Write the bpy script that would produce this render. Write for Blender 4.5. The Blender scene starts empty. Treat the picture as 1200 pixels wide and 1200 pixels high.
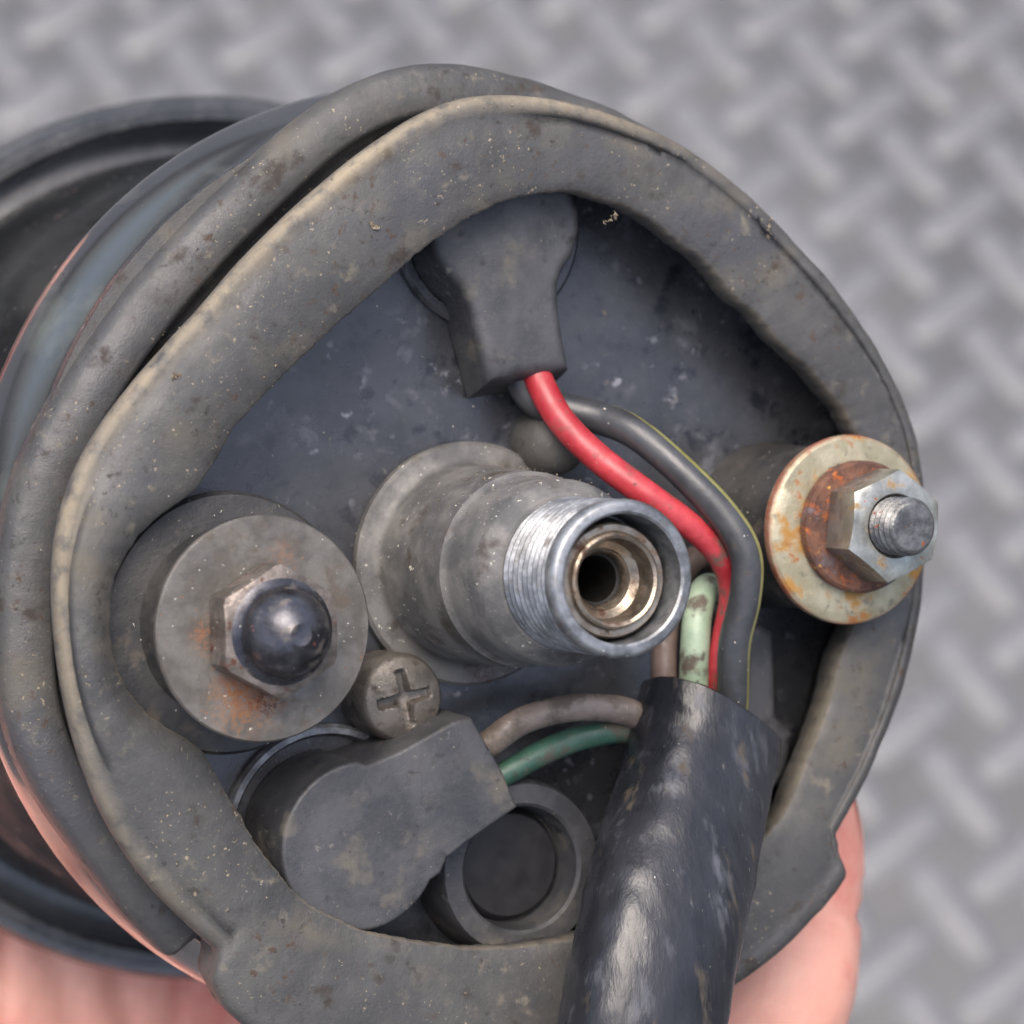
import bpy, bmesh, math, random
from mathutils import Vector, Matrix, noise
random.seed(4)
S = 0.001                      # everything below is modelled in millimetres
PI = math.pi
C = bpy.context.scene.collection
scene = bpy.context.scene

# ------------------------------------------------------------------ camera, sky, sun, exposure
PITCH = math.radians(57)
CAM = Vector((0, 0, 0.776))
RIGHT = Vector((1, 0, 0)); FWD = Vector((0, math.cos(PITCH), -math.sin(PITCH))); UP = Vector((0, math.sin(PITCH), math.cos(PITCH)))
FPX = 3700.0                   # focal length in photograph pixels (1200 wide)
cd = bpy.data.cameras.new('camera'); cam = bpy.data.objects.new('camera', cd); C.objects.link(cam)
cam.matrix_world = Matrix.Translation(CAM) @ Matrix((RIGHT, UP, -FWD)).transposed().to_4x4()
cd.sensor_width = 36; cd.lens = 36 * FPX / 1200; cd.clip_start = 0.005; cd.clip_end = 200
cd.dof.use_dof = True; cd.dof.focus_distance = 0.270; cd.dof.aperture_fstop = 32
scene.camera = cam

SUN_DIR = Vector((-0.03, 0.01, 0.90)).normalized()      # towards the sun
w = bpy.data.worlds.new("World"); scene.world = w; w.use_nodes = True
nt = w.node_tree; bg = nt.nodes['Background']
sky = nt.nodes.new('ShaderNodeTexSky'); sky.sky_type = 'NISHITA'; sky.sun_disc = False
sky.sun_elevation = math.asin(SUN_DIR.z); sky.sun_rotation = math.atan2(SUN_DIR.x, SUN_DIR.y)
sky.air_density = 1.0; sky.dust_density = 7.0; sky.ozone_density = 1.0
nt.links.new(sky.outputs[0], bg.inputs[0]); bg.inputs[1].default_value = 0.15
sd = bpy.data.lights.new('sun', 'SUN'); sun = bpy.data.objects.new('sun', sd); C.objects.link(sun)
sd.energy = 0.9; sd.angle = math.radians(45); sd.color = (1, 0.992, 0.98)
sun.rotation_euler = SUN_DIR.to_track_quat('Z', 'Y').to_euler()
scene.view_settings.view_transform = 'Standard'; scene.view_settings.look = 'None'
scene.view_settings.gamma = 1; scene.view_settings.exposure = 1.06
scene.cycles.max_bounces = 8

# ------------------------------------------------------------------ gauge frame: origin where the cable port meets the back plate, z out of the back
D0 = 285.0
AX = Vector((0.477, -0.030, 1.0)).normalized()           # gauge axis in camera axes (right, up, towards camera)
GX = Vector((0, 1, 0)).cross(AX).normalized(); GY = AX.cross(GX)
def c2w(v): return RIGHT * v.x + UP * v.y - FWD * v.z
O_CAM = Vector(((545 - 600) / FPX * D0, -(660 - 600) / FPX * D0, -D0))
G = Matrix((c2w(GX), c2w(GY), c2w(AX))).transposed().to_4x4()
G.translation = CAM + c2w(O_CAM) * S
def at(px, py, z):
    """the point of the gauge frame (mm) at height z over the back plate, measured off the photograph"""
    d = Vector(((px - 600) / FPX, -(py - 600) / FPX, -1.0))
    t = (z + O_CAM.dot(AX)) / d.dot(AX)
    p = d * t - O_CAM
    return Vector((p.dot(GX), p.dot(GY), z))

# ------------------------------------------------------------------ object helpers
def finish(o, smooth=35):
    me = o.data
    for p in me.polygons: p.use_smooth = True
    if smooth < 180: me.set_sharp_from_angle(angle=math.radians(smooth))
def obj(name, bm, mats, parent=None, label=None, smooth=35):
    me = bpy.data.meshes.new(name)
    bmesh.ops.recalc_face_normals(bm, faces=bm.faces)
    bmesh.ops.scale(bm, vec=(S, S, S), verts=bm.verts)
    bm.to_mesh(me); bm.free()
    for m in (mats if isinstance(mats, (list, tuple)) else [mats]): me.materials.append(m)
    o = bpy.data.objects.new(name, me); C.objects.link(o); finish(o, smooth)
    if parent: o.parent = parent
    if label: o['label'] = label
    return o
def thing(name, label, cat, mw):
    o = bpy.data.objects.new(name, None); C.objects.link(o); o.matrix_world = mw
    o['label'] = label; o['category'] = cat; o.empty_display_size = .01
    return o
def loft(bm, rings, closed=False, cap0=False, cap1=False, mi=0):
    V = [[bm.verts.new(p) for p in r] for r in rings]
    n = len(V[0]); k = len(V)
    for i in range(k if closed else k - 1):
        a, b = V[i], V[(i + 1) % k]
        for j in range(n):
            f = bm.faces.new((a[j], a[(j + 1) % n], b[(j + 1) % n], b[j])); f.material_index = mi
    if cap0: bm.faces.new(list(reversed(V[0]))).material_index = mi
    if cap1: bm.faces.new(V[-1]).material_index = mi
    return V
def lathe(bm, prof, c=(0, 0), seg=64, cap0=False, cap1=False, wob=0.0, seed=0, tilt=(0, 0)):
    rings = []
    for r, z in prof:
        ring = []
        for j in range(seg):
            a = 2 * PI * j / seg
            rr = r
            if wob: rr += wob * noise.noise(Vector((math.cos(a) * 2 + seed, math.sin(a) * 2, z * .3)))
            x, y = c[0] + rr * math.cos(a), c[1] + rr * math.sin(a)
            ring.append((x + tilt[0] * z, y + tilt[1] * z, z))
        rings.append(ring)
    return loft(bm, rings, False, cap0, cap1)
def catmull(pts, per=10):
    P = [Vector(p) for p in pts]; out = []
    for i in range(len(P) - 1):
        p0 = P[i - 1] if i else P[0] * 2 - P[1]; p1 = P[i]; p2 = P[i + 1]
        p3 = P[i + 2] if i + 2 < len(P) else P[-1] * 2 - P[-2]
        for k in range(per):
            t = k / per
            out.append(.5 * ((2 * p1) + (p2 - p0) * t + (2 * p0 - 5 * p1 + 4 * p2 - p3) * t * t + (3 * p1 - p0 - 3 * p2 + p3) * t ** 3))
    out.append(P[-1]); return out
def frames(path, ref=Vector((0, 0, 1))):
    T = []
    for i in range(len(path)):
        T.append((path[min(i + 1, len(path) - 1)] - path[max(i - 1, 0)]).normalized())
    n = (ref - T[0] * ref.dot(T[0])).normalized(); F = []
    for t in T:
        n = (n - t * n.dot(t)).normalized(); F.append((n, t.cross(n), t))
    return F
def tube(bm, path, rad, seg=16, sx=1.0, caps=True, mi=0, wob=0.0, seed=0, side=None):
    """rad(t, angle) or number; sx stretches sideways"""
    F = frames(path); rings = []; n = len(path)
    if side is not None:
        G_ = []
        for a, b, t in F: q = (side - t * side.dot(t)).normalized(); G_.append((q, t.cross(q), t))
        F = G_
    for i, (p, (a, b, t)) in enumerate(zip(path, F)):
        ring = []
        for j in range(seg):
            th = 2 * PI * j / seg
            r = rad(i / (n - 1), th) if callable(rad) else rad
            if wob: r *= 1 + wob * noise.noise(Vector((p.x * .25 + seed, p.y * .25, math.cos(th) * 1.2 + math.sin(th))))
            ring.append(p + a * (r * math.cos(th)) + b * (r * sx * math.sin(th)))
        rings.append(ring)
    loft(bm, rings, False, caps, caps, mi)
    return path, F
def offset_poly(P, d):
    n = len(P); out = []
    for i in range(n):
        a, b, c = P[i - 1], P[i], P[(i + 1) % n]
        e1 = (b - a); e2 = (c - b)
        n1 = Vector((-e1.y, e1.x)).normalized(); n2 = Vector((-e2.y, e2.x)).normalized()
        m = n1 + n2
        m = m / max(m.length_squared, .35) * 2 if m.length > 1e-6 else n1
        out.append(b + m * d)
    return out
def area(P): return sum(P[i - 1].x * P[i].y - P[i].x * P[i - 1].y for i in range(len(P))) / 2
def prism(bm, P, z0, z1, rnd=1.0, steps=5, draft=0.0, shear=(0, 0), dz=None):
    """extruded outline with a rounded front edge"""
    P = [Vector((p[0], p[1])) for p in P]
    if area(P) < 0: P.reverse()
    sh = lambda p, z: (p.x + shear[0] * (z1 - z), p.y + shear[1] * (z1 - z), z + (dz(p) * (z - z0) / (z1 - z0) if dz else 0))
    rings = [[sh(p, z0) for p in offset_poly(P, -draft)], [sh(p, z1 - rnd) for p in P]]
    for k in range(1, steps + 1):
        a = k / steps * PI / 2
        q = offset_poly(P, rnd * (1 - math.cos(a)))
        rings.append([sh(p, z1 - rnd + rnd * math.sin(a)) for p in q])
    V = loft(bm, rings, False, True, False)
    bmesh.ops.triangulate(bm, faces=[bm.faces.new(V[-1])])

# ------------------------------------------------------------------ material helper
def N(nt, t, **k):
    n = nt.nodes.new(t)
    for a, v in k.items(): setattr(n, a, v)
    return n
def srgb(r, g, b):
    f = lambda c: (c / 255 / 12.92) if c / 255 <= .04045 else ((c / 255 + .055) / 1.055) ** 2.4
    return (f(r), f(g), f(b), 1)
def material(name, c1, c2, scale=.15, rough=.6, rough2=None, metal=0.0, layers=(), bumps=(), spec=.5, sss=0, coat=0, stretch=None):
    """two-tone noise base, then layers of dirt, rust or wear, each (colour, roughness, metallic, mask)
       mask: ('noise', scale/mm, lo, hi) or ('spot', centre, radius, soft, noise scale, amount) or ('attr', name, noise scale)"""
    m = bpy.data.materials.new(name); m.use_nodes = True; nt = m.node_tree; L = nt.links
    b = nt.nodes['Principled BSDF']
    tc = N(nt, 'ShaderNodeTexCoord'); mp = N(nt, 'ShaderNodeVectorMath', operation='SCALE'); mp.inputs['Scale'].default_value = 1000
    L.new(tc.outputs['Object'], mp.inputs[0]); co = mp.outputs[0]
    if stretch:
        q_ = N(nt, 'ShaderNodeVectorMath', operation='MULTIPLY'); L.new(co, q_.inputs[0]); q_.inputs[1].default_value = stretch; co = q_.outputs[0]
    seed = [sum(map(ord, name)) % 50]
    def noi(sc, detail=5, rgh=.6, dist=0):
        n = N(nt, 'ShaderNodeTexNoise'); n.inputs['Scale'].default_value = sc; n.inputs['Detail'].default_value = detail
        n.inputs['Roughness'].default_value = rgh; n.inputs['Distortion'].default_value = dist
        a = N(nt, 'ShaderNodeVectorMath', operation='ADD'); seed[0] += 17.3
        a.inputs[1].default_value = (seed[0], seed[0] * .7, seed[0] * 1.3)
        L.new(co, a.inputs[0]); L.new(a.outputs[0], n.inputs['Vector']); return n.outputs[0]
    def rng(x, lo, hi):
        r = N(nt, 'ShaderNodeMapRange', interpolation_type='SMOOTHSTEP'); L.new(x, r.inputs[0])
        r.inputs[1].default_value = lo; r.inputs[2].default_value = hi; return r.outputs[0]
    def mth(op, x, y):
        n = N(nt, 'ShaderNodeMath', operation=op)
        for i, v in enumerate((x, y)):
            if hasattr(v, 'links'): L.new(v, n.inputs[i])
            else: n.inputs[i].default_value = v
        return n.outputs[0]
    def mixc(f, a, bb):
        n = N(nt, 'ShaderNodeMix', data_type='RGBA'); L.new(f, n.inputs[0])
        for i, v in ((6, a), (7, bb)):
            if hasattr(v, 'links'): L.new(v, n.inputs[i])
            else: n.inputs[i].default_value = v
        return n.outputs[2]
    def mixf(f, a, bb):
        n = N(nt, 'ShaderNodeMix', data_type='FLOAT'); L.new(f, n.inputs[0])
        for i, v in ((2, a), (3, bb)):
            if hasattr(v, 'links'): L.new(v, n.inputs[i])
            else: n.inputs[i].default_value = v
        return n.outputs[0]
    f0 = rng(noi(scale, 6, .65), .36, .64)
    col = mixc(f0, c1, c2)
    ro = mixf(rng(noi(scale * 2.3, 4), .35, .65), rough, rough2 if rough2 is not None else rough)
    me = None
    for (c, r, mt, mask) in layers:
        if mask[0] == 'noise':
            f = rng(noi(mask[1], mask[4] if len(mask) > 4 else 5), mask[2], mask[3])
            if len(mask) > 5: f = mth('MULTIPLY', f, rng(noi(mask[5], 3), .45, .62))
        elif mask[0] == 'spot':
            d = N(nt, 'ShaderNodeVectorMath', operation='DISTANCE'); L.new(co, d.inputs[0]); d.inputs[1].default_value = mask[1]
            q = mth('ADD', mth('MULTIPLY', mth('SUBTRACT', noi(mask[4], 6, .7), .5), mask[2] * 1.8), d.outputs['Value'])
            f = rng(q, mask[2] + mask[3], mask[2] - mask[3])
            f = mth('MULTIPLY', mth('MULTIPLY', f, rng(noi(2.0, 9, .8), .44, .56)), mask[5])
        else:
            a = N(nt, 'ShaderNodeAttribute'); a.attribute_name = mask[1]
            f = mth('MULTIPLY', a.outputs['Fac'], rng(noi(mask[2], 5), mask[3], mask[4]))
        col = mixc(f, col, c)
        if r is not None: ro = mixf(f, ro, r)
        if mt is not None: me = mixf(f, me if me is not None else metal, mt)
    L.new(col, b.inputs['Base Color']); L.new(ro, b.inputs['Roughness'])
    if me is not None: L.new(me, b.inputs['Metallic'])
    else: b.inputs['Metallic'].default_value = metal
    b.inputs['Specular IOR Level'].default_value = spec
    if sss:
        b.inputs['Subsurface Weight'].default_value = sss; b.inputs['Subsurface Radius'].default_value = (1, .35, .2); b.inputs['Subsurface Scale'].default_value = .004
    if coat: b.inputs['Coat Weight'].default_value = coat; b.inputs['Coat Roughness'].default_value = .12; b.inputs['Coat IOR'].default_value = 2.0
    nrm = None
    for (sc, dist, strength) in bumps:
        bp = N(nt, 'ShaderNodeBump'); bp.inputs['Distance'].default_value = dist * S; bp.inputs['Strength'].default_value = strength
        L.new(noi(sc, 6, .65), bp.inputs['Height'])
        if nrm is not None: L.new(nrm, bp.inputs['Normal'])
        nrm = bp.outputs[0]
    if nrm is not None: L.new(nrm, b.inputs['Normal'])
    return m

TAN = srgb(138, 127, 107); DUST = srgb(128, 120, 106); PALE = srgb(190, 185, 172)
RUST = srgb(122, 62, 28); RUSTD = srgb(72, 38, 26)
M = {}
M['rubber'] = material('weathered_rubber', (.042, .042, .042, 1), (.066, .064, .060, 1), .10, .60, .44,
    layers=[(srgb(86, 81, 72), .8, None, ('noise', .10, .50, .74, 10)), (srgb(64, 64, 66), .38, None, ('noise', .06, .53, .66, 6)), (srgb(48, 42, 37), .8, None, ('noise', .24, .58, .70, 9)),
            (srgb(104, 98, 86), .85, None, ('noise', .6, .54, .76, 10, .10)), (srgb(46, 43, 40), .7, None, ('noise', 1.2, .58, .68, 6, .15)), (srgb(64, 51, 42), .85, None, ('noise', .9, .58, .68, 7, .09)),
            (TAN, .9, None, ('attr', 'dust', .5, .26, .56)), (TAN, .9, None, ('noise', 2.2, .64, .70, 3, .12)), (PALE, .9, None, ('noise', 3.1, .755, .775, 2, .2))],
    bumps=[(.3, .4, .25), (1.3, .18, .35), (5, .08, .55)])
M['rubber_dark'] = material('rubber_boot', (.034, .035, .039, 1), (.060, .060, .063, 1), .2, .54, .40,
    layers=[(srgb(88, 84, 77), .8, None, ('noise', .22, .54, .72, 8)), (srgb(44, 43, 44), .6, None, ('noise', .5, .58, .70, 7)), (srgb(104, 102, 98), .7, None, ('noise', .9, .60, .72, 8, .12)), (DUST, .9, None, ('noise', 2.4, .66, .71, 3, .15)), (DUST, .9, None, ('noise', 2.6, .75, .80, 2))],
    bumps=[(.5, .2, .25), (1.6, .12, .4), (5, .07, .5)])
M['sheath'] = material('sheath_vinyl', (.012, .013, .016, 1), (.024, .025, .030, 1), .13, .30, .22, spec=.42, stretch=(1.5, .32, 1.5),
    layers=[(srgb(84, 86, 92), .5, None, ('noise', .30, .55, .78, 10)), (srgb(112, 110, 106), .7, None, ('noise', .7, .62, .76, 9, .12)), (srgb(74, 66, 56), .8, None, ('noise', .25, .60, .72, 7)), (PALE, .85, None, ('noise', 2.2, .72, .76, 3, .3))],
    bumps=[(.10, .8, .35), (.5, .25, .14), (3, .06, .4)])
M['gloss_black'] = material('gloss_black_paint', (.012, .013, .016, 1), (.020, .021, .024, 1), .05, .20, .28, coat=1.0, spec=.8,
    layers=[(srgb(62, 66, 62), .5, None, ('noise', .12, .52, .75, 6)), (PALE, .7, None, ('noise', .5, .74, .77, 3))], bumps=[(.25, .06, .3)])
M['body'] = material('dull_black_body', (.012, .013, .014, 1), (.020, .022, .022, 1), .08, .20, .15, spec=.6,
    layers=[(srgb(58, 62, 58), .5, None, ('noise', .10, .56, .80, 8)), (srgb(92, 60, 48), .8, None, ('noise', .22, .66, .76, 6)), (PALE, .8, None, ('noise', .8, .72, .76, 3))], bumps=[(.3, .12, .4)])
M['bezel'] = material('worn_bezel_rim', (.030, .032, .036, 1), (.055, .056, .058, 1), .2, .24, .16, spec=.8,
    layers=[(srgb(84, 84, 82), .5, None, ('noise', .3, .58, .80, 8))], bumps=[(.6, .15, .4)])
M['plate_paint'] = material('aged_plate_paint', (.022, .023, .026, 1), (.038, .039, .043, 1), .16, .32, .24, spec=.8,
    layers=[(srgb(90, 91, 97), .5, None, ('noise', .28, .56, .78, 7)), (srgb(24, 26, 32), .3, None, ('noise', .32, .54, .66, 8)), (srgb(16, 17, 21), .3, None, ('noise', .75, .61, .68, 5, .25)), (srgb(112, 114, 122), .6, None, ('noise', .55, .60, .70, 8, .15)), (srgb(100, 92, 80), .85, None, ('noise', .6, .64, .76, 6, .1)), (PALE, .9, None, ('noise', 1.6, .745, .765, 2))],
    bumps=[(.4, .12, .2), (2.4, .06, .3)])
M['bush'] = material('bush_rubber', (.020, .020, .021, 1), (.042, .040, .038, 1), .2, .55, .42,
    layers=[(srgb(80, 74, 66), .8, None, ('noise', .3, .56, .72, 8)), (PALE, .9, None, ('noise', 2.4, .72, .76, 2))], bumps=[(.5, .25, .4), (3, .08, .5)])
M['alloy'] = material('cast_alloy', srgb(82, 82, 82), srgb(112, 110, 107), .25, .64, .54, metal=.25,
    layers=[(srgb(66, 60, 54), .7, .1, ('noise', .25, .52, .70)), (RUSTD, .9, 0, ('spot', at(588, 790, 4), 3.0, 1.6, .8, .8)), (PALE, .8, 0, ('noise', 2.0, .66, .70, 3, .15)), (PALE, .8, 0, ('noise', 1.1, .70, .74, 4))],
    bumps=[(.8, .2, .3), (4, .08, .5)])
M['zinc'] = material('worn_zinc', srgb(104, 106, 108), srgb(150, 152, 154), .5, .46, .36, metal=.7,
    layers=[(srgb(100, 98, 94), .6, .4, ('noise', .5, .55, .72)), (PALE, .8, 0, ('noise', 2.3, .72, .75, 2))], bumps=[(1.5, .1, .4)])
M['grit'] = material('dry_dirt', srgb(84, 75, 62), srgb(124, 112, 94), .4, .9)
M['brass'] = material('old_brass', srgb(122, 111, 98), srgb(160, 149, 134), .5, .36, .28, metal=.85,
    layers=[(srgb(70, 48, 34), .7, .2, ('noise', .7, .50, .66, 7))], bumps=[(2, .1, .4)])
M['hole'] = material('oily_bore', (.010, .009, .008, 1), (.016, .014, .012, 1), .5, .6, spec=.3)  # near-black colour puts the shade of the deep bore into its walls
M['plug'] = material('black_plug', (.014, .014, .016, 1), (.022, .022, .025, 1), .3, .5, .4)
M['dirty_alloy'] = material('screw_steel', srgb(88, 84, 79), srgb(112, 106, 99), .4, .5, .4, metal=.5,
    layers=[(srgb(58, 50, 44), .8, 0, ('noise', .6, .55, .70)), (PALE, .8, 0, ('noise', 1.4, .68, .74, 3))], bumps=[(1.0, .25, .5), (5, .07, .5)])
wl = at(310, 737, 15); wr = at(998, 621, 15)
M['washer_steel'] = material('dull_washer_steel', srgb(86, 82, 76), srgb(110, 106, 100), .3, .48, .38, metal=.45,
    layers=[(srgb(80, 72, 64), .7, .1, ('noise', .35, .55, .70)), (srgb(136, 92, 52), .9, 0, ('spot', at(290, 810, 15), 3.0, 1.6, 1.0, .7)), (srgb(128, 72, 34), .95, 0, ('spot', at(284, 808, 15), 2.0, 1.2, 1.2, .75)), (RUSTD, .95, 0, ('spot', at(310, 822, 15), 1.3, .8, 1.4, .9)), (srgb(140, 84, 44), .9, 0, ('spot', at(241, 745, 15), 1.3, 1.0, 1.1, .55)), (srgb(130, 78, 42), .9, 0, ('spot', at(330, 650, 15), 1.2, .9, 1.3, .35)),
            (srgb(150, 84, 40), .9, 0, ('noise', 1.7, .68, .72, 3, .3)), (PALE, .8, 0, ('noise', 2.2, .72, .75, 2))], bumps=[(1.2, .12, .4), (6, .05, .5)])
M['black_chrome'] = material('black_chrome', srgb(54, 54, 58), srgb(86, 86, 91), .3, .32, .2, metal=.75,
    layers=[(srgb(104, 96, 88), .65, .3, ('noise', .5, .52, .68, 8)), (srgb(110, 60, 40), .8, .1, ('noise', 1.0, .67, .73)), (PALE, .8, 0, ('noise', 2, .73, .76, 2))], bumps=[(1.2, .12, .35)])
M['nut_worn'] = material('worn_cap_nut_steel', srgb(84, 78, 72), srgb(120, 111, 104), .5, .45, .35, metal=.5,
    layers=[(RUSTD, .9, 0, ('noise', .7, .56, .68)), (PALE, .8, 0, ('noise', 1.2, .66, .74))], bumps=[(1.2, .25, .5)])
M['gold'] = material('gold_passivated_washer', srgb(148, 141, 116), srgb(170, 163, 140), .3, .45, .35, metal=.5,
    layers=[(srgb(150, 112, 56), .7, .2, ('noise', .25, .50, .62)), (srgb(134, 84, 44), .9, 0, ('noise', .5, .57, .68)), (srgb(120, 54, 34), .9, 0, ('attr', 'edge', .6, .25, .6)), (srgb(120, 116, 100), .5, .4, ('noise', .9, .58, .7))],
    bumps=[(1.2, .2, .4), (5, .06, .5)])
M['rust'] = material('rusted_spring_washer', srgb(76, 52, 44), srgb(112, 76, 58), .5, .85, .7, metal=.1,
    layers=[(srgb(150, 78, 34), .9, 0, ('noise', .9, .55, .66)), (srgb(98, 86, 88), .6, .3, ('noise', .6, .56, .68)), (srgb(188, 138, 66), .9, 0, ('noise', 1.7, .66, .72, 3))], bumps=[(1.5, .35, .7), (5, .1, .6)])
M['nut_zinc'] = material('zinc_nut', srgb(140, 140, 132), srgb(178, 178, 170), .35, .36, .28, metal=.75,
    layers=[(srgb(136, 112, 78), .7, .2, ('noise', .5, .55, .68)), (RUST, .9, 0, ('noise', 1.0, .63, .70))], bumps=[(1.3, .15, .4)])
M['stud'] = material('stud_steel', srgb(84, 84, 84), srgb(120, 120, 118), .7, .42, .3, metal=.7,
    layers=[(RUST, .9, 0, ('noise', .9, .62, .70))], bumps=[(1.8, .2, .5)])
def wire_mat(name, a, b, r=.4, dirt=.6):
    return material(name, a, b, .25, r, r * .75, layers=[(srgb(84, 76, 66), .8, None, ('noise', .35, dirt - .02, dirt + .14, 9)), (srgb(60, 54, 50), .8, None, ('noise', 1.3, .60, .68, 6, .2)), (PALE, .8, None, ('noise', 1.8, .74, .77, 2))], bumps=[(.8, .12, .3), (4, .04, .4)])
M['w_red'] = wire_mat('red_wire_skin', srgb(146, 34, 42), srgb(172, 58, 64), .46, .54)
M['w_black'] = wire_mat('black_wire_skin', (.03, .032, .036, 1), (.05, .052, .056, 1), .4, .66)
M['w_yellow'] = wire_mat('yellow_tracer', srgb(112, 110, 62), srgb(130, 127, 82), .45, .62)
M['w_mint'] = wire_mat('pale_green_skin', srgb(134, 154, 130), srgb(158, 174, 150), .5, .5)
M['w_brown'] = wire_mat('brown_skin', srgb(86, 70, 64), srgb(106, 90, 82), .45, .5)
M['w_taupe'] = wire_mat('taupe_skin', srgb(104, 92, 84), srgb(126, 114, 105), .45, .48)
M['w_green'] = wire_mat('green_skin', srgb(46, 76, 64), srgb(64, 98, 82), .45, .52)
M['skin'] = material('skin', srgb(206, 147, 129), srgb(216, 162, 144), .06, .5, .42, sss=.2,
    layers=[(srgb(196, 108, 96), None, None, ('noise', .05, .5, .7))], bumps=[(.25, .6, .35), (1.4, .25, .5)])
M['nail'] = material('nail', srgb(224, 170, 156), srgb(230, 180, 168), .1, .3)
M['bar'] = material('worn_bar_paint', srgb(88, 89, 92), srgb(100, 101, 104), .02, .44, .36,
    layers=[(srgb(84, 84, 88), .5, None, ('noise', .05, .52, .68))], bumps=[(.12, .3, .3)])
M['plate'] = material('painted_tread_plate', srgb(58, 59, 61), srgb(70, 71, 73), .012, .50, .42, metal=.0,
    layers=[(srgb(76, 75, 76), .6, None, ('noise', .03, .5, .7)), (srgb(150, 148, 144), .7, None, ('noise', .25, .66, .74))], bumps=[(.12, .4, .3)])

# ------------------------------------------------------------------ ground: steel tread plate with raised bars
gm = bmesh.new()
E = 20000
vs = [gm.verts.new(p) for p in ((-E, -E, 0), (E, -E, 0), (E, E, 0), (-E, E, 0))]; gm.faces.new(vs)
ground = obj('ground', gm, M['plate']); ground['kind'] = 'structure'; ground['label'] = 'grey tread plate floor with raised bars in a basket weave'
def bar_bm(bm, c, ang):
    n = 12; L_, W_ = 16.6, 5.3
    def ring(k, z):
        out = []
        for j in range(n):
            a = 2 * PI * j / n
            x = math.cos(a) * L_ * k; y = math.sin(a) * W_ * (k if k > .8 else k)
            x = math.copysign(abs(math.cos(a)) ** .7, math.cos(a)) * (L_ - (1 - k) * 5)
            y = math.copysign(abs(math.sin(a)) ** .9, math.sin(a)) * (W_ - (1 - k) * 5)
            out.append((c[0] + x * math.cos(ang) - y * math.sin(ang), c[1] + x * math.sin(ang) + y * math.cos(ang), z))
        return out
    loft(bm, [ring(1.2, .01), ring(1, .35), ring(.8, .95), ring(.55, 1.45), ring(.3, 1.6)], False, False, True)
proto = {}
for s, a in (('\\', -.84), ('/', .84)):
    b = bmesh.new(); bar_bm(b, (0, 0), a); me_o = obj('tread_bar', b, M['bar'], ground, smooth=60); proto[s] = me_o
ROT = math.radians(-9); PER = 33.0
cells = []
def pix(p):                       # where a point of the floor falls in the photograph, to know which bars it shows
    q = p - CAM; z = q.dot(FWD)
    return 600 + FPX * q.dot(RIGHT) / z, 600 - FPX * q.dot(UP) / z
for i in range(-17, 18):
    for j in range(-17, 18):
        for s, (ox, oy) in (('\\', (0, 0)), ('/', (.5, .5))):
            x, y = (i + ox) * PER, (j + oy) * PER * 1.12
            X = x * math.cos(ROT) - y * math.sin(ROT) + 6; Y = x * math.sin(ROT) + y * math.cos(ROT) + 505
            u, v = pix(Vector((X * S, Y * S, 0)))
            cells.append((max(abs(u - 600), abs(v - 600)), X, Y, s))
cells.sort()
rest = bmesh.new(); used = {'\\': 0, '/': 0}
for k, (d, X, Y, s) in enumerate(cells):
    if d < 720 and k < 290:
        o = proto[s] if used[s] == 0 else proto[s].copy()
        if used[s]: C.objects.link(o); o.parent = ground
        used[s] += 1; o.location = (X * S, Y * S, 0.0); o.rotation_euler = (0, 0, ROT)
    else:
        bar_bm(rest, (X, Y), (-.84 if s == '\\' else .84) + ROT)
ro = obj('tread_bar', rest, M['bar'], ground, smooth=60); ro['kind'] = 'stuff'

# ------------------------------------------------------------------ the gauge
gauge = thing('gauge', 'old black round motorcycle gauge seen from behind, rubber ring round its back', 'gauge', G)
SEG = 128
bm = bmesh.new()
lathe(bm, [(38, -.6), (41.0, -.8), (41.3, -2.0), (42.2, -3.9), (43.0, -6.0), (43.5, -7.6), (43.75, -8.8), (43.7, -9.6), (43.2, -10.2), (42.0, -10.6), (41.2, -10.8)], seg=SEG)
case = obj('case', bm, M['gloss_black'], gauge, 'glossy black rounded shoulder of the case')
bm = bmesh.new()
lathe(bm, [(41.25, -10.7), (40.9, -11.5), (40.8, -40), (41.2, -52), (41.6, -61)], seg=SEG)
obj('case_body', bm, M['body'], gauge)
bm = bmesh.new()
lathe(bm, [(41.0, -60.2), (41.6, -66), (44.0, -66.6), (44.6, -64.5), (44.8, -62.6), (45.2, -62.1), (46.2, -62.0), (46.4, -62.3), (47.3, -62.3), (47.8, -63.0), (47.9, -65), (47.9, -71), (47.2, -73), (45, -74)], seg=SEG, cap1=True)
obj('bezel', bm, M['bezel'], gauge)
bm = bmesh.new()
lathe(bm, [(0.01, 0), (12, 0), (30, 0), (41.2, -.02), (41.2, -1.5)], seg=SEG)
bmesh.ops.remove_doubles(bm, verts=bm.verts, dist=.02)
obj('back_plate', bm, M['plate_paint'], gauge)

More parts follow.
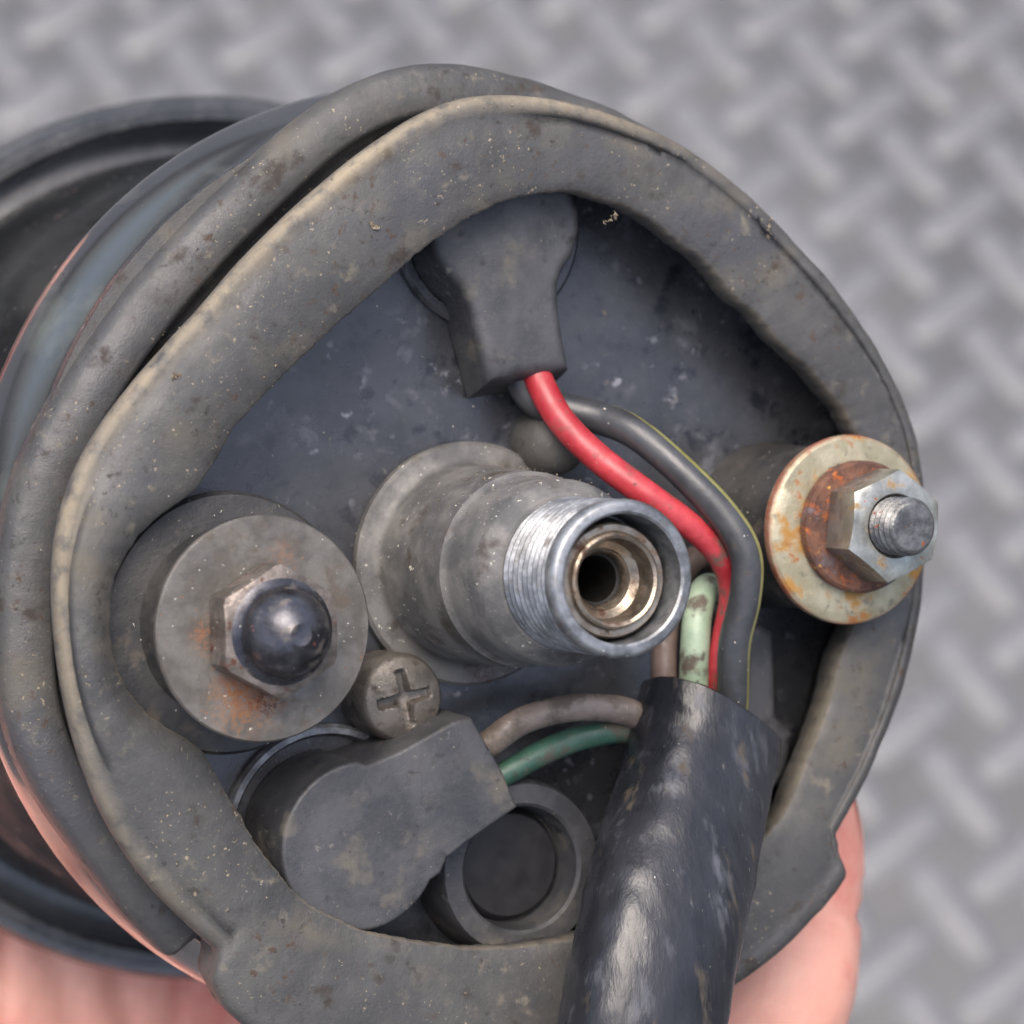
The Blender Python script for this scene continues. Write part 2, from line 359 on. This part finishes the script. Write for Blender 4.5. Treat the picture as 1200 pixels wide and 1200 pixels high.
# rubber ring: its outlines measured off the photograph at their own heights
ZF = 10.0
IN = [(600, 232), (550, 255), (500, 290), (450, 335), (390, 385), (330, 445), (280, 495), (245, 555), (228, 583), (175, 610), (140, 660), (130, 700), (131, 760), (150, 815), (195, 855), (243, 874), (250, 905), (275, 945),
      (310, 1000), (335, 1035), (370, 1066), (430, 1092), (480, 1102), (560, 1112), (640, 1105), (690, 1096), (760, 1075), (830, 1040), (880, 1000), (915, 960), (940, 910), (965, 840), (985, 770), (1000, 735),
      (1026, 690), (1032, 620), (1026, 550), (1005, 505), (1000, 490), (970, 455), (940, 425), (900, 385), (860, 345), (820, 300), (785, 275), (750, 250), (700, 230), (660, 221)]
OUT = [(600, 110), (550, 110), (500, 130), (450, 163), (390, 210), (325, 268), (240, 365), (175, 433), (120, 503), (92, 550), (74, 600), (66, 650), (67, 700), (85, 840), (125, 960), (175, 1035), (225, 1085), (262, 1118),
       (250, 1150), (268, 1184), (300, 1212), (400, 1250), (500, 1262), (600, 1258), (700, 1240), (800, 1195), (865, 1157), (910, 1127), (960, 1077), (1000, 1028), (1004, 1012), (983, 996), (981, 985), (1015, 925), (1040, 870), (1060, 815), (1072, 775),
       (1085, 720), (1089, 650), (1088, 575), (1080, 505), (1050, 435), (1010, 373), (960, 310), (900, 246), (840, 194), (800, 166), (725, 134), (655, 114)]
LIP = [(600, 86), (530, 76), (480, 76), (450, 82), (385, 112), (320, 165), (265, 215), (195, 285), (125, 370), (75, 445), (30, 525), (10, 575), (-2, 640), (-6, 700), (-3, 780), (2, 840), (15, 885), (45, 940), (90, 1000), (135, 1060), (175, 1105), (235, 1150)]
NT = 720
def polar(ctrl, z, sm, periodic=True):
    pr = []
    for px, py in ctrl:
        p = at(px, py, z); pr.append((math.atan2(p.y, p.x), math.hypot(p.x, p.y)))
    pr.sort()
    a0 = pr[0][0]; xs = [a for a, r in pr] + [a0 + 2 * PI]; ys = [r for a, r in pr] + [pr[0][1]]
    out = []
    import bisect
    for k in range(NT):
        a = a0 + (2 * PI * k / NT)
        i = max(0, min(bisect.bisect_right(xs, a) - 1, len(xs) - 2))
        t = (a - xs[i]) / max(1e-6, xs[i + 1] - xs[i]); out.append((a, ys[i] + (ys[i + 1] - ys[i]) * t))
    # onto the common angles
    res = [0] * NT
    sh = a0 / (2 * PI) * NT
    vals = [r for a, r in out]
    for k in range(NT):
        f = (k - sh) % NT; i = int(f); t = f - i
        res[k] = vals[i % NT] * (1 - t) + vals[(i + 1) % NT] * t
    W = [math.exp(-(q / sm) ** 2 / 2) for q in range(-int(3 * sm) - 1, int(3 * sm) + 2)]; sw = sum(W); h = len(W) // 2
    return [sum(W[q] * res[(k + q - h) % NT] for q in range(len(W))) / sw for k in range(NT)]
RI = polar(IN, ZF, 4.5); RO_s = polar(OUT, ZF + .3, .7); RO_w = polar(OUT, ZF + .3, 7)
RL = polar(LIP, 0.5, 6)
def ang_of(px, py, z):
    p = at(px, py, z); return math.atan2(p.y, p.x) % (2 * PI)
A_L = ang_of(256, 1128, ZF); A_R = ang_of(985, 990, ZF)         # the two ends of the wide bottom skirt
A_T = ang_of(600, 86, 0)
def smooth(x): x = max(0, min(1, x)); return x * x * (3 - 2 * x)
rings = []; dustv = []
for k in range(NT):
    a = 2 * PI * k / NT
    # skirt is 1 between A_L and A_R through the bottom
    s = smooth((a - A_L) / .03 + .5) * (1 - smooth((a - A_R) / .02 + .5)) if A_L < A_R else 0
    near = min(abs(a - A_L), abs(a - A_R))
    ro_ = RO_s[k] if near < .12 else RO_w[k] + (RO_s[k] - RO_w[k]) * (1 - smooth((near - .12) / .1))
    ri = RI[k] + .22 * noise.noise(Vector((math.cos(a) * 9, math.sin(a) * 9, 3))) + .13 * noise.noise(Vector((math.cos(a) * 40, math.sin(a) * 40, 1))) + .09 * noise.noise(Vector((math.cos(a) * 110, math.sin(a) * 110, 1)))
    left = 1.0 if (A_T - .1) < a < A_L else 0.0                 # where the lip's outline is seen
    m_l = smooth((a - (A_T - .15)) / .3) * (1 - smooth((a - A_L + .02) / .06))
    rl = m_l * RL[k] + (1 - m_l) * (ro_ + 2.5)
    rl = rl * (1 - s) + (ro_ - 4) * s
    w_ = ro_ - ri
    dome = .42 + .3 * noise.noise(Vector((math.cos(a) * 3, math.sin(a) * 3, 7))) + .9 * max(0, -math.cos(a) - .2)
    zf = ZF + .25 * noise.noise(Vector((math.cos(a) * 4, math.sin(a) * 4, 2)))
    rg = (1 - s) * (.35 + .65 * max(0, min(1, .5 - 1.2 * math.cos(a - 2.4 + PI)))) if True else 0
    rg = (1 - s) * smooth(.15 + .95 * math.cos(a - 2.45)) * (.75 + .5 * noise.noise(Vector((math.cos(a) * 5, math.sin(a) * 5, 4))))
    rch = min(ri + 3.5, ro_ - 2.6)
    g = (1 - s)
    P = [(ri + .15, zf - 3.4), (ri - .05, zf - 1.2), (ri - .02, zf - .2), (ri + .22, zf)]
    for t in (.12, .25, .4, .55, .7, .82): P.append((ri + .22 + (w_ - .22) * t * .97, zf + dome * math.sin(PI * min(1, t * 1.02))))
    nd0 = len(P)
    P += [(ro_ - 1.7, zf + .3), (ro_ - 1.0, zf + .25 + .1 * rg), (ro_ - .45, zf + .05 + .15 * rg), (ro_ - .1, zf - .45), (ro_, zf - 1.2)]
    P += [(ro_ - .25, zf - 2.2), (ro_ - .3 - .9 * g, zf - 3.6), (ro_ - .8 - 1.7 * g, zf - 5.4 - 1.8 * g), (ro_ - 1.5 - 1.0 * g, zf - 5.6 - 5.4 * g)]
    P += [(rl - 4.6, .9), (rl - 4.5, 2.5), (rl - 4.3, 2.95), (rl - 3.9, 3.15), (rl - 2.2, 3.0), (rl - .9, 2.65), (rl - .35, 2.2), (rl, 1.2), (rl - .1, -1.2), (rl - .6, -2.4), (min(rl - 1.2, 43.4), -3.0)]
    P += [(min(42.0, rl - 1.5), -2.6), (41.3, .3), (rch, .15), (rch, zf - 4.6), (ri + .6, zf - 4.0)]
    ring = []
    for q, (r, z) in enumerate(P):
        pos = Vector((r * math.cos(a), r * math.sin(a), z))
        nz = noise.fractal(pos * .35, 1.0, 2.0, 3)
        amp = .10
        pos += Vector((math.cos(a) * .5, math.sin(a) * .5, 1)) * amp * nz
        ring.append(pos)
        dv = 0.0
        if nd0 <= q <= nd0 + 4: dv = [.1, .5, 1, .8, .35][q - nd0] * min(1, rg) * g
        if q in (1, 2): dv = .3
        dustv.append(dv)
    rings.append(ring)
bm = bmesh.new(); loft(bm, rings, closed=True); rings_ring = rings
o = obj('rubber_ring', bm, M['rubber'], gauge, smooth=180)
at_ = o.data.attributes.new('dust', 'FLOAT', 'POINT')
for i, v in enumerate(dustv): at_.data[i].value = v

# cable port in the middle
port = bpy.data.objects.new('cable_port', None)
bm = bmesh.new()
prof = [(11.0, .05), (11.0, .9), (10.7, 1.2), (9.7, 1.3), (9.2, 1.6), (8.95, 2), (8.5, 13.3), (8.2, 13.65), (8.05, 14.2), (7.95, 19.5), (7.7, 20.1), (7.1, 20.9), (6.7, 21.4), (6.2, 21.5)]
lathe(bm, prof, seg=96)
port = obj('cable_port', bm, M['alloy'], gauge)
bm = bmesh.new()
prof = [(6.0, 21.2)]; z = 21.4
for k in range(9): prof += [(6.1, z), (6.5, z + .38), (6.5, z + .5), (6.1, z + .86)]; z += .9
z -= .25
prof += [(6.15, z + .1), (6.5, z + .3), (6.55, z + 1.2), (6.3, z + 1.65), (6.1, z + 1.75), (5.55, z + 1.75), (5.35, z + 1.6), (5.3, z), (5.3, z - 4), (3, z - 4)]
ZE = z + 1.75
lathe(bm, prof, seg=96, wob=.03)
obj('thread', bm, M['zinc'], port)
bm = bmesh.new()
zs = ZE - 1.7
lathe(bm, [(4.75, zs - 3), (4.75, zs - .2), (4.6, zs), (4.1, zs), (4.0, zs + .1), (3.95, zs + .5), (3.75, zs + .65), (3.5, zs + .5), (3.35, zs), (3.2, zs - 1.5), (2.6, zs - 2.0), (2.45, zs - 1.9), (2.3, zs - 2.1), (2.15, zs - 2.5), (2.15, zs - 2.9)], c=(-.12, -.2), seg=72, wob=.06)
obj('inner_sleeve', bm, M['brass'], port)
bm = bmesh.new(); lathe(bm, [(5.2, zs - 2.9), (2.4, zs - 3.0), (1.95, zs - 3.2), (1.9, zs - 18)], c=(-.12, -.2), seg=48, cap1=True); obj('bore', bm, M['hole'], port)

def hexa(bm, c, z0, h, rc, rot, bore=0, chamf=.86, N_=60):
    rings = [[], [], [], []]
    for j in range(N_):
        a = 2 * PI * j / N_
        rel = ((a - rot) % (PI / 3)) - PI / 6
        r = rc * math.cos(PI / 6) / math.cos(rel)
        rt = rc * chamf
        for ring, (rr, z) in zip(rings, ((r * .97, z0), (r, z0 + .2), (r, z0 + h - max(0, r - rt) * .5), (min(rt, r * .995), z0 + h))):
            ring.append((c.x + rr * math.cos(a), c.y + rr * math.sin(a), z))
    if bore: rings.append([(c.x + (bore + .25) * math.cos(2 * PI * j / N_), c.y + (bore + .25) * math.sin(2 * PI * j / N_), z0 + h) for j in range(N_)]); rings.append([(c.x + bore * math.cos(2 * PI * j / N_), c.y + bore * math.sin(2 * PI * j / N_), z0 + h - .4) for j in range(N_)])
    loft(bm, rings, False, True, not bore)

# left mount: rubber bush, flat washer, domed cap nut
ml = at(310, 737, 15.3)
bm = bmesh.new(); lathe(bm, [(9.6, 0), (9.6, 4.5), (10.7, 5.0), (11.2, 5.8), (11.2, 6.9), (10.9, 7.3), (10.2, 7.4), (8.2, 7.6), (7.7, 8.4), (7.5, 14.3), (7.0, 14.38)], c=ml, seg=96, cap1=True, wob=.12, seed=3)
bush = obj('mounting_bush', bm, M['bush'], gauge, 'wide black rubber bush under the cap nut')
bm = bmesh.new(); lathe(bm, [(4, 14.4), (9.2, 14.4), (9.36, 14.5), (9.4, 15.12), (9.25, 15.32), (4, 15.36)], c=ml, seg=96); obj('washer', bm, M['washer_steel'], bush, 'dull grey flat washer with rust spots')
bm = bmesh.new(); hexa(bm, ml, 15.4, 3.9, 5.6, math.radians(32), chamf=.84)
cn = obj('cap_nut', bm, M['nut_worn'], bush)
bm = bmesh.new(); lathe(bm, [(4.75, 19.1), (4.3, 19.35), (3.85, 19.7)] + [(3.7 * math.cos(t * PI / 24), 19.9 + 3.7 * math.sin(t * PI / 24)) for t in range(0, 11)] + [(.9, 23.52), (.5, 23.42), (.2, 23.42)], c=ml, seg=48, cap1=True)
obj('nut_dome', bm, M['black_chrome'], bush, 'dark shiny dome of the cap nut')

# right mount: bush, gold washer, rusty washer, plain nut on a threaded stud
mr = at(998, 621, 14.8)
bm = bmesh.new(); lathe(bm, [(7.9, 0), (7.7, 1), (7.5, 6), (7.6, 12.5), (7.2, 13.4), (6.5, 13.6)], c=mr, seg=72, cap1=True, wob=.15, seed=9)
bush2 = obj('mounting_bush', bm, M['bush'], gauge, 'narrow black rubber bush under the plain nut')
bm = bmesh.new(); V = lathe(bm, [(3, 13.6), (8.2, 13.55), (8.5, 13.75), (8.6, 14.2), (8.5, 14.6), (8.2, 14.85), (7.0, 14.95), (3, 15.1)], c=mr, seg=96, wob=.05)
o = obj('washer', bm, M['gold'], bush2, 'gold plated washer with rusty rim')
at_ = o.data.attributes.new('edge', 'FLOAT', 'POINT')
for i in range(len(at_.data)): at_.data[i].value = {2: .5, 3: 1.0, 4: .7}.get(i // 96, 0)
bm = bmesh.new(); lathe(bm, [(3, 15.1), (5.7, 15.1), (5.95, 15.3), (5.95, 16.2), (5.7, 16.5), (3, 16.5)], c=mr + Vector((.3, .3, 0)), seg=72, wob=.12); obj('washer', bm, M['rust'], bush2, 'small heavily rusted spring washer')
bm = bmesh.new(); mn = mr + Vector((.7, .55, 0)); hexa(bm, mn, 16.55, 4.5, 5.05, math.radians(24), bore=2.65, chamf=.87); obj('hex_nut', bm, M['nut_zinc'], bush2)
bm = bmesh.new(); prof = [(2.5, 15)]; z = 18.0
while z < 23.0: prof += [(2.15, z), (2.6, z + .35), (2.6, z + .45), (2.15, z + .8)]; z += .8
prof += [(2.35, z + .1), (2.15, z + .35), (2.0, z + .4), (1.0, z + .33)]
lathe(bm, prof, c=mn, seg=48, cap1=True); obj('stud', bm, M['stud'], bush2)

# cross-head screw holding the back plate
sc = at(472, 818, 4.6)
bm = bmesh.new(); nr, ns = 26, 96; R_ = 3.95; rings = []
for z in (0, 1.2, 2.6, 3.8, 4.4): rings.append([(sc.x + (R_ + (.12 if z < .5 else 0) - (.18 if z > 4.2 else 0)) * math.cos(2 * PI * j / ns), sc.y + (R_ - (.18 if z > 4.2 else 0)) * math.sin(2 * PI * j / ns), z) for j in range(ns)])
rr0 = math.radians(12)
for i in range(1, nr):
    f = 1 - i / nr; r = (R_ - .25) * f; ring = []
    for j in range(ns):
        a = 2 * PI * j / ns; x, y = r * math.cos(a), r * math.sin(a)
        xx = abs(x * math.cos(rr0) + y * math.sin(rr0)); yy = abs(-x * math.sin(rr0) + y * math.cos(rr0))
        z = 4.7 + .75 * (1 - f * f)
        L_ = 2.5; ww = .42 + .25 * math.exp(-(r / .9) ** 2)
        dd = max(smooth((ww - yy) / .2 + .5) * smooth((L_ - xx) / .3 + .5), smooth((ww - xx) / .2 + .5) * smooth((L_ - yy) / .3 + .5))
        z -= dd * (1.5 - .35 * r)
        ring.append((sc.x + x, sc.y + y, z))
    rings.append(ring)
loft(bm, rings, False, True, True); obj('screw', bm, M['dirty_alloy'], gauge, smooth=45)

# rounded rubber peg above the port
pg = at(655, 517, 3)
bm = bmesh.new(); lathe(bm, [(3.3, 0), (3.25, 1.5), (3.0, 2.8), (2.4, 3.8), (1.5, 4.4), (.6, 4.6)], c=pg, seg=40, cap1=True); obj('peg', bm, M['rubber'], gauge)

# open bulb socket at the bottom and the metal flange of the next one
so = at(612, 1018, 5)
bm = bmesh.new(); lathe(bm, [(8.3, 0), (7.9, 4.4), (7.6, 5.0), (5.9, 5.0), (5.6, 4.7), (5.3, 1.2), (4.9, 1.0)], c=so, seg=72)
sk = obj('bulb_socket', bm, M['rubber_dark'], gauge)
bm = bmesh.new(); lathe(bm, [(5.4, .7), (4.9, 2.0), (4.6, 2.3), (2, 2.3)], c=so, seg=48, cap1=True); obj('socket_plug', bm, M['plug'], sk)
fl = at(425, 990, 9); 
bm = bmesh.new(); lathe(bm, [(9.7, .05), (9.7, .7), (9.4, 1.0), (8.9, 1.0), (8.6, .5), (8.6, .05)], c=fl, seg=72); obj('socket_flange', bm, M['zinc'], gauge)
fd = at(590, 265, 4)
bm = bmesh.new(); lathe(bm, [(9.2, .05), (9.2, .6), (8.9, .9), (8.2, .9)], c=fd, seg=72); obj('socket_flange', bm, M['plate_paint'], gauge)

# dirt grains stuck to the ring, thickest along its crest and inner edge, and on the cable port
gb = bmesh.new(); rnd = random.Random(7)
def grain(p, r):
    v = [gb.verts.new(p + Vector((rnd.uniform(-1, 1), rnd.uniform(-1, 1), rnd.uniform(-.4, 1))) * r) for _ in range(5)]
    for t in ((0, 1, 2), (0, 2, 3), (0, 3, 1), (4, 2, 1), (4, 3, 2), (4, 1, 3)): gb.faces.new([v[q] for q in t])
for _ in range(2600):
    k = rnd.randrange(NT); ring = rings_ring[k]; a = 2 * PI * k / NT
    if noise.noise(Vector((math.cos(a) * 6, math.sin(a) * 6, 11))) + .2 * math.cos(a - 2.6) < rnd.uniform(-.1, .5): continue
    q = rnd.choice([2, 3, 3, 4, 5, 6, 7, 8, 9, 10, 11, 12, 12, 13, 14, 19, 20, 21, 22])
    p = ring[q].lerp(ring[q + 1], rnd.random()); grain(p, .045 + .11 * rnd.random() ** 4)
for _ in range(700):
    a = rnd.uniform(.3, 2.9); z = rnd.uniform(3, 20); r = 8.75 - (z > 13.6) * .68
    grain(Vector((r * math.cos(a), r * math.sin(a), z)), .035 + .10 * rnd.random() ** 4)
for (px, py, L_, a_) in ((901, 268, 1.5, 1.5), (716, 256, 1.3, .6), (438, 264, .8, 2.2), (205, 440, .6, .3)):
    c_ = at(px, py, ZF + .55)
    for q in range(9): grain(c_ + Vector((math.cos(a_), math.sin(a_), 0)) * L_ * (q / 8 - .5) + Vector((rnd.uniform(-.15, .15), rnd.uniform(-.15, .15), 0)), .26)
gr = obj('grit', gb, M['grit'], gauge, smooth=0); gr['kind'] = 'stuff'

# ------------------------------------------------------------------ wiring loom plugged into the gauge
loom = thing('wiring_loom', 'wiring loom of coloured wires in thick black sheath with rubber boots plugged into gauge', 'wiring loom', G)
def keyhole(px_c, r, pxs, z, n=40):
    """round end plus a neck whose corner pixels are given in order"""
    c = at(*px_c, z); q = [at(a, b, z) for a, b in pxs]
    a0 = math.atan2(q[-1].y - c.y, q[-1].x - c.x); a1 = math.atan2(q[0].y - c.y, q[0].x - c.x)
    while a1 < a0: a1 += 2 * PI
    pts = [(c.x + r * math.cos(a0 + (a1 - a0) * k / n), c.y + r * math.sin(a0 + (a1 - a0) * k / n)) for k in range(1, n)]
    return pts + [(p.x, p.y) for p in q], c
# top boot
ZB = 6.0
pts = []
for (a, b) in [(573, 447), (566, 420), (557, 385), (549, 352), (540, 334), (524, 318), (511, 300), (504, 280), (505, 250), (520, 215), (550, 190), (595, 182), (640, 192), (668, 215), (680, 245), (680, 270), (672, 298), (660, 316), (655, 332), (656, 360), (661, 395), (668, 431), (640, 436), (605, 441)]:
    p = at(a, b, ZB - .2); pts.append((p.x, p.y))
pc = [at(573, 447, ZB), at(668, 431, ZB)]
bm = bmesh.new(); prism(bm, pts, .2, ZB, 1.1, 6, .3, shear=(.12, -.2)); tb = obj('rubber_boot', bm, M['rubber_dark'], loom, 'boot at the top with the red and black wires', smooth=50)
# bottom left boot
pts, c_ = keyhole((424, 992), 7.35, [(517, 1024), (525, 1006), (545, 990), (607, 946), (590, 905), (553, 841), (530, 846), (470, 880), (430, 897)], 9.0)
bm = bmesh.new(); prism(bm, pts, .2, 9.0, .38, 4, .25); b2 = obj('rubber_boot', bm, M['rubber_dark'], loom, 'large flat boot at bottom left with the taupe and green wires', smooth=50)
# boot behind the sheath
pts, c_ = keyhole((872, 880), 5.2, [(935, 860), (912, 838), (910, 738), (872, 722), (836, 735), (830, 840)], 4.6)
bm = bmesh.new(); prism(bm, pts, .2, 4.6, 1.0, 4, .2); obj('rubber_boot', bm, M['rubber_dark'], loom, 'boot half hidden behind the sheath', smooth=50)

def wire(name, pts, r, mats, label, stripe=None, per=12, seg=28):
    path = catmull([at(a, b, z) for a, b, z in pts], per)
    bm = bmesh.new(); _, F = tube(bm, path, r, seg, wob=.04, seed=len(name), side=stripe)
    if stripe is not None:
        bm.faces.ensure_lookup_table()
        for i in range(len(path) - 1):
            for j in ((0,) if i < 62 else (0, seg - 1)) if i > 50 else (): bm.faces[i * seg + j].material_index = 1
    return obj(name, bm, mats, loom, label, smooth=180)
wire('wire', [(618, 405, 3.6), (628, 438, 4.2), (655, 489, 6), (700, 536, 8.5), (760, 581, 11), (812, 619, 12), (844, 654, 12), (856, 694, 11), (848, 742, 10), (841, 788, 9.5), (842, 840, 9), (838, 890, 9.5)], lambda t, th: 1.3 - .3 * smooth((t - .3) / .4), M['w_red'], 'red wire')
wire('wire', [(606, 410, 2.4), (612, 448, 2.6), (632, 472, 3), (662, 480, 3.8), (702, 490, 5.6), (745, 508, 8.5), (800, 554, 11.5), (848, 604, 13.5), (874, 650, 14.5), (873, 702, 14), (861, 755, 13), (859, 820, 11.5), (855, 890, 11)], lambda t, th: 1.46, [M['w_black'], M['w_yellow']], 'black wire with a yellow tracer', stripe=Vector((.62, .15, .76)))
wire('wire', [(815, 880, 8), (813, 820, 8.5), (814, 760, 9), (819, 712, 8.6), (828, 690, 7), (846, 700, 5), (862, 740, 3.2), (866, 770, 2.4)], 1.36, M['w_mint'], 'pale green wire')
wire('wire', [(780, 880, 7), (778, 810, 7), (779, 750, 6.5), (790, 690, 5), (815, 655, 3.5), (840, 660, 2.5), (858, 720, 2.2), (862, 770, 2.2)], 1.2, M['w_brown'], 'brown wire')
wire('wire', [(540, 895, 5.2), (578, 868, 6), (610, 846, 6.6), (655, 832, 7.2), (700, 829, 7.6), (745, 838, 8), (780, 870, 8.5)], 1.25, M['w_taupe'], 'taupe wire')
wire('wire', [(560, 925, 4.5), (596, 904, 5), (640, 880, 5.6), (690, 862, 6.2), (740, 857, 6.6), (790, 880, 7.5)], 1.15, M['w_green'], 'green wire')

# sheath: soft thick tube with an uneven flattened mouth
path = catmull([at(833, 838, 9.2), at(823, 890, 10.2), at(805, 960, 12.3), at(783, 1050, 15.5), at(765, 1130, 17.5), at(752, 1210, 18.5), at(742, 1290, 18.5), at(735, 1380, 17)], 16)
bm = bmesh.new()
F = frames(path); n = len(path); seg = 56; outr, inr = [], []
for i, (p, (a, b, t)) in enumerate(zip(path, F)):
    f = i / (n - 1); R1, R2 = [], []
    for j in range(seg):
        th = 2 * PI * j / seg
        rr = 6.35 + .5 * smooth((f - .05) / .4)
        ca, sa = math.cos(th), math.sin(th)
        ca, sa = math.copysign(abs(ca) ** .74, ca), math.copysign(abs(sa) ** .9, sa)
        q = a * (rr * .82 * ca) + b * (rr * 1.07 * sa)
        q *= 1 + .012 * math.sin(f * 60 + 2 * sa + 1.5 * ca) * noise.noise(Vector((f * 5, ca, sa + 4))) + .03 * noise.noise(Vector((f * 7, ca * 1.3, sa * 1.3))) + .018 * noise.noise(Vector((f * 26, ca * 4, sa * 4)))
        sl = 0.0
        if f < .16: sl = (1 - f / .16) * (1.3 * sa + .35 * noise.noise(Vector((ca * 2, sa * 2, 5))))
        R1.append(p + q - t * sl); R2.append(p + q * .84 - t * sl)
    outr.append(R1); inr.append(R2)
rim = [(x + y) / 2 - F[0][2] * .25 for x, y in zip(outr[0], inr[0])]
loft(bm, list(reversed(outr)) + [rim] + inr[:40], False, True, True)
obj('sheath', bm, M['sheath'], loom, smooth=60)

# ------------------------------------------------------------------ the hand that holds the gauge from below
def capsule(bm, pts, rads, seg=20, per=6):
    path = catmull(pts, per); n = len(path); k = len(pts) - 1
    F = frames(path, Vector((0, 0, 1)) if abs((path[1] - path[0]).normalized().z) < .9 else Vector((1, 0, 0))); rings = []
    def rad(f):
        x = f * k; i = min(int(x), k - 1); t = x - i; return rads[i] * (1 - t) + rads[i + 1] * t
    def ring(p, fr, r): return [p + fr[0] * r * math.cos(2 * PI * j / seg) + fr[1] * r * math.sin(2 * PI * j / seg) for j in range(seg)]
    for q in range(5): a = (q + .3) / 5 * PI / 2; rings.append(ring(path[0] - F[0][2] * rads[0] * math.cos(a), F[0], rads[0] * math.sin(a)))
    for i in range(n): rings.append(ring(path[i], F[i], rad(i / (n - 1))))
    for q in range(4, -1, -1): a = (q + .3) / 5 * PI / 2; rings.append(ring(path[-1] + F[-1][2] * rads[-1] * math.cos(a), F[-1], rads[-1] * math.sin(a)))
    loft(bm, rings, False, True, True)
def pol(deg, r, z): a = math.radians(deg); return Vector((r * math.cos(a), r * math.sin(a), z))
bm = bmesh.new()
for v_ in range(-92, 12, 8):                                  # the palm, behind the dial
    capsule(bm, [(-64 + abs(v_ + 40) * .12, v_, -92), (-25, v_, -90.5), (16 - abs(v_ + 35) * .1, v_, -92)], [13, 14, 12.5])
capsule(bm, [Vector(p) for p in ((-56, -40, -89), (-52, -12, -88), (-50, 6, -86))], [13, 14, 12])
capsule(bm, [Vector(p) for p in ((-44, -88, -88), (-15, -84, -86), (6, -80, -82))], [13, 14, 11.5])
fing = []
for P in ([(-8, -72, -84), (17, -73, -58), (35.6, -49.5, -13.5), (41.8, -34.5, -13), (43, -26.5, -13)],
          [(0, -46, -91), (40, -54, -86), (57, -30, -66), (54, -17, -42), (50.5, -12, -28)],
          [(0, -22, -91), (45, -24, -88), (62, -6, -70), (56, 2, -46), (51, 5, -32)],
          [(0, 0, -91), (45, 4, -88), (62, 20, -70), (54, 26, -48), (47, 27, -36)]):
    P = [Vector(p) for p in P]; fing.append(P)
    capsule(bm, P, [9.5, 9.0, 8.4, 7.8, 6.8])
th = [Vector(p) for p in ((-48, 0, -89), (-57, 18, -83), (-56, 34, -68), (-46, 38, -52), (-41, 38, -42))]
capsule(bm, th, [13.5, 12.5, 10.5, 9.5, 8])
capsule(bm, [Vector(p) for p in ((-36, -44, -93), (-66, -78, -97), (-100, -112, -104), (-190, -200, -122), (-260, -268, -136))], [21, 21, 22, 29, 33])
me = bpy.data.meshes.new('hand'); bmesh.ops.recalc_face_normals(bm, faces=bm.faces); bmesh.ops.scale(bm, vec=(S, S, S), verts=bm.verts); bm.to_mesh(me); bm.free()
tmp = bpy.data.objects.new('hand_build', me); C.objects.link(tmp)
r = tmp.modifiers.new('r', 'REMESH'); r.mode = 'VOXEL'; r.voxel_size = .0014
s = tmp.modifiers.new('s', 'SMOOTH'); s.iterations = 24; s.factor = .5
dg = bpy.context.evaluated_depsgraph_get(); me2 = bpy.data.meshes.new_from_object(tmp.evaluated_get(dg)); me2.name = 'hand'
bpy.data.objects.remove(tmp)
# joint creases and palm lines pressed into the skin
crease = [(Vector((35.6, -49.5, -13.5)), (Vector((41.8, -34.5, -13)) - Vector((35.6, -49.5, -13.5))).normalized(), 13), (Vector((41.8, -34.5, -13)), (Vector((43, -26.5, -13)) - Vector((41.8, -34.5, -13))).normalized(), 11)]
AXN = Vector((0, 0, 1))
for v in me2.vertices:
    p = v.co / S; d = 0
    for c_, n_, R_ in crease:
        q = p - c_
        if q.length < R_: x = q.dot(n_) + .5 * noise.noise(p * .25); d += .8 * math.exp(-(x / .6) ** 2) + .2 * math.exp(-((x - 2.2) / .5) ** 2)
    if -40 < p.x < 14 and p.z > -84 and -95 < p.y < -35 and v.normal.dot(AXN) > .3:
        for u0, sl, dp in ((-20, .05, 1.2), (-12.5, -.32, .8), (-5.5, -.25, 1.1), (1.5, .2, .7)):
            x = p.x - u0 - sl * (p.y + 52) + .9 * noise.noise(p * .13); d += dp * math.exp(-(x / 1.0) ** 2)
    if d: v.co -= v.normal * d * S
me2.materials.clear(); me2.materials.append(M['skin'])
hand = bpy.data.objects.new('hand', me2); C.objects.link(hand); hand.matrix_world = G
for p in me2.polygons: p.use_smooth = True
hand['label'] = 'bare hand cupping the gauge from below, fingers curled up its right side'; hand['category'] = 'hand'
for P, r_ in [(P, 6.8) for P in fing] + [(th, 8)]:
    t = (P[-1] - P[-2]).normalized(); out = Vector((P[-1].x, P[-1].y, 0)).normalized(); out = (out - t * out.dot(t)).normalized(); sd_ = t.cross(out)
    bm = bmesh.new(); rings = []
    for i in range(9):
        f = i / 8; row = []
        wd = 1.0 * math.sqrt(max(0, 1 - ((f - .45) / .62) ** 4)) if f > .45 else 1
        for j in range(9):
            g = (j / 8 - .5) * 1.7 * wd
            row.append(P[-1] + t * (-3.5 + 7.5 * f) + out * (r_ * (math.cos(g * .95) * (1 - .42 * f * f)) - .02) + sd_ * (r_ * math.sin(g * .95)))
        rings.append([bm.verts.new(x) for x in row])
    for i in range(8):
        for j in range(8): bm.faces.new((rings[i][j], rings[i][j + 1], rings[i + 1][j + 1], rings[i + 1][j]))
    obj('fingernail', bm, M['nail'], hand)
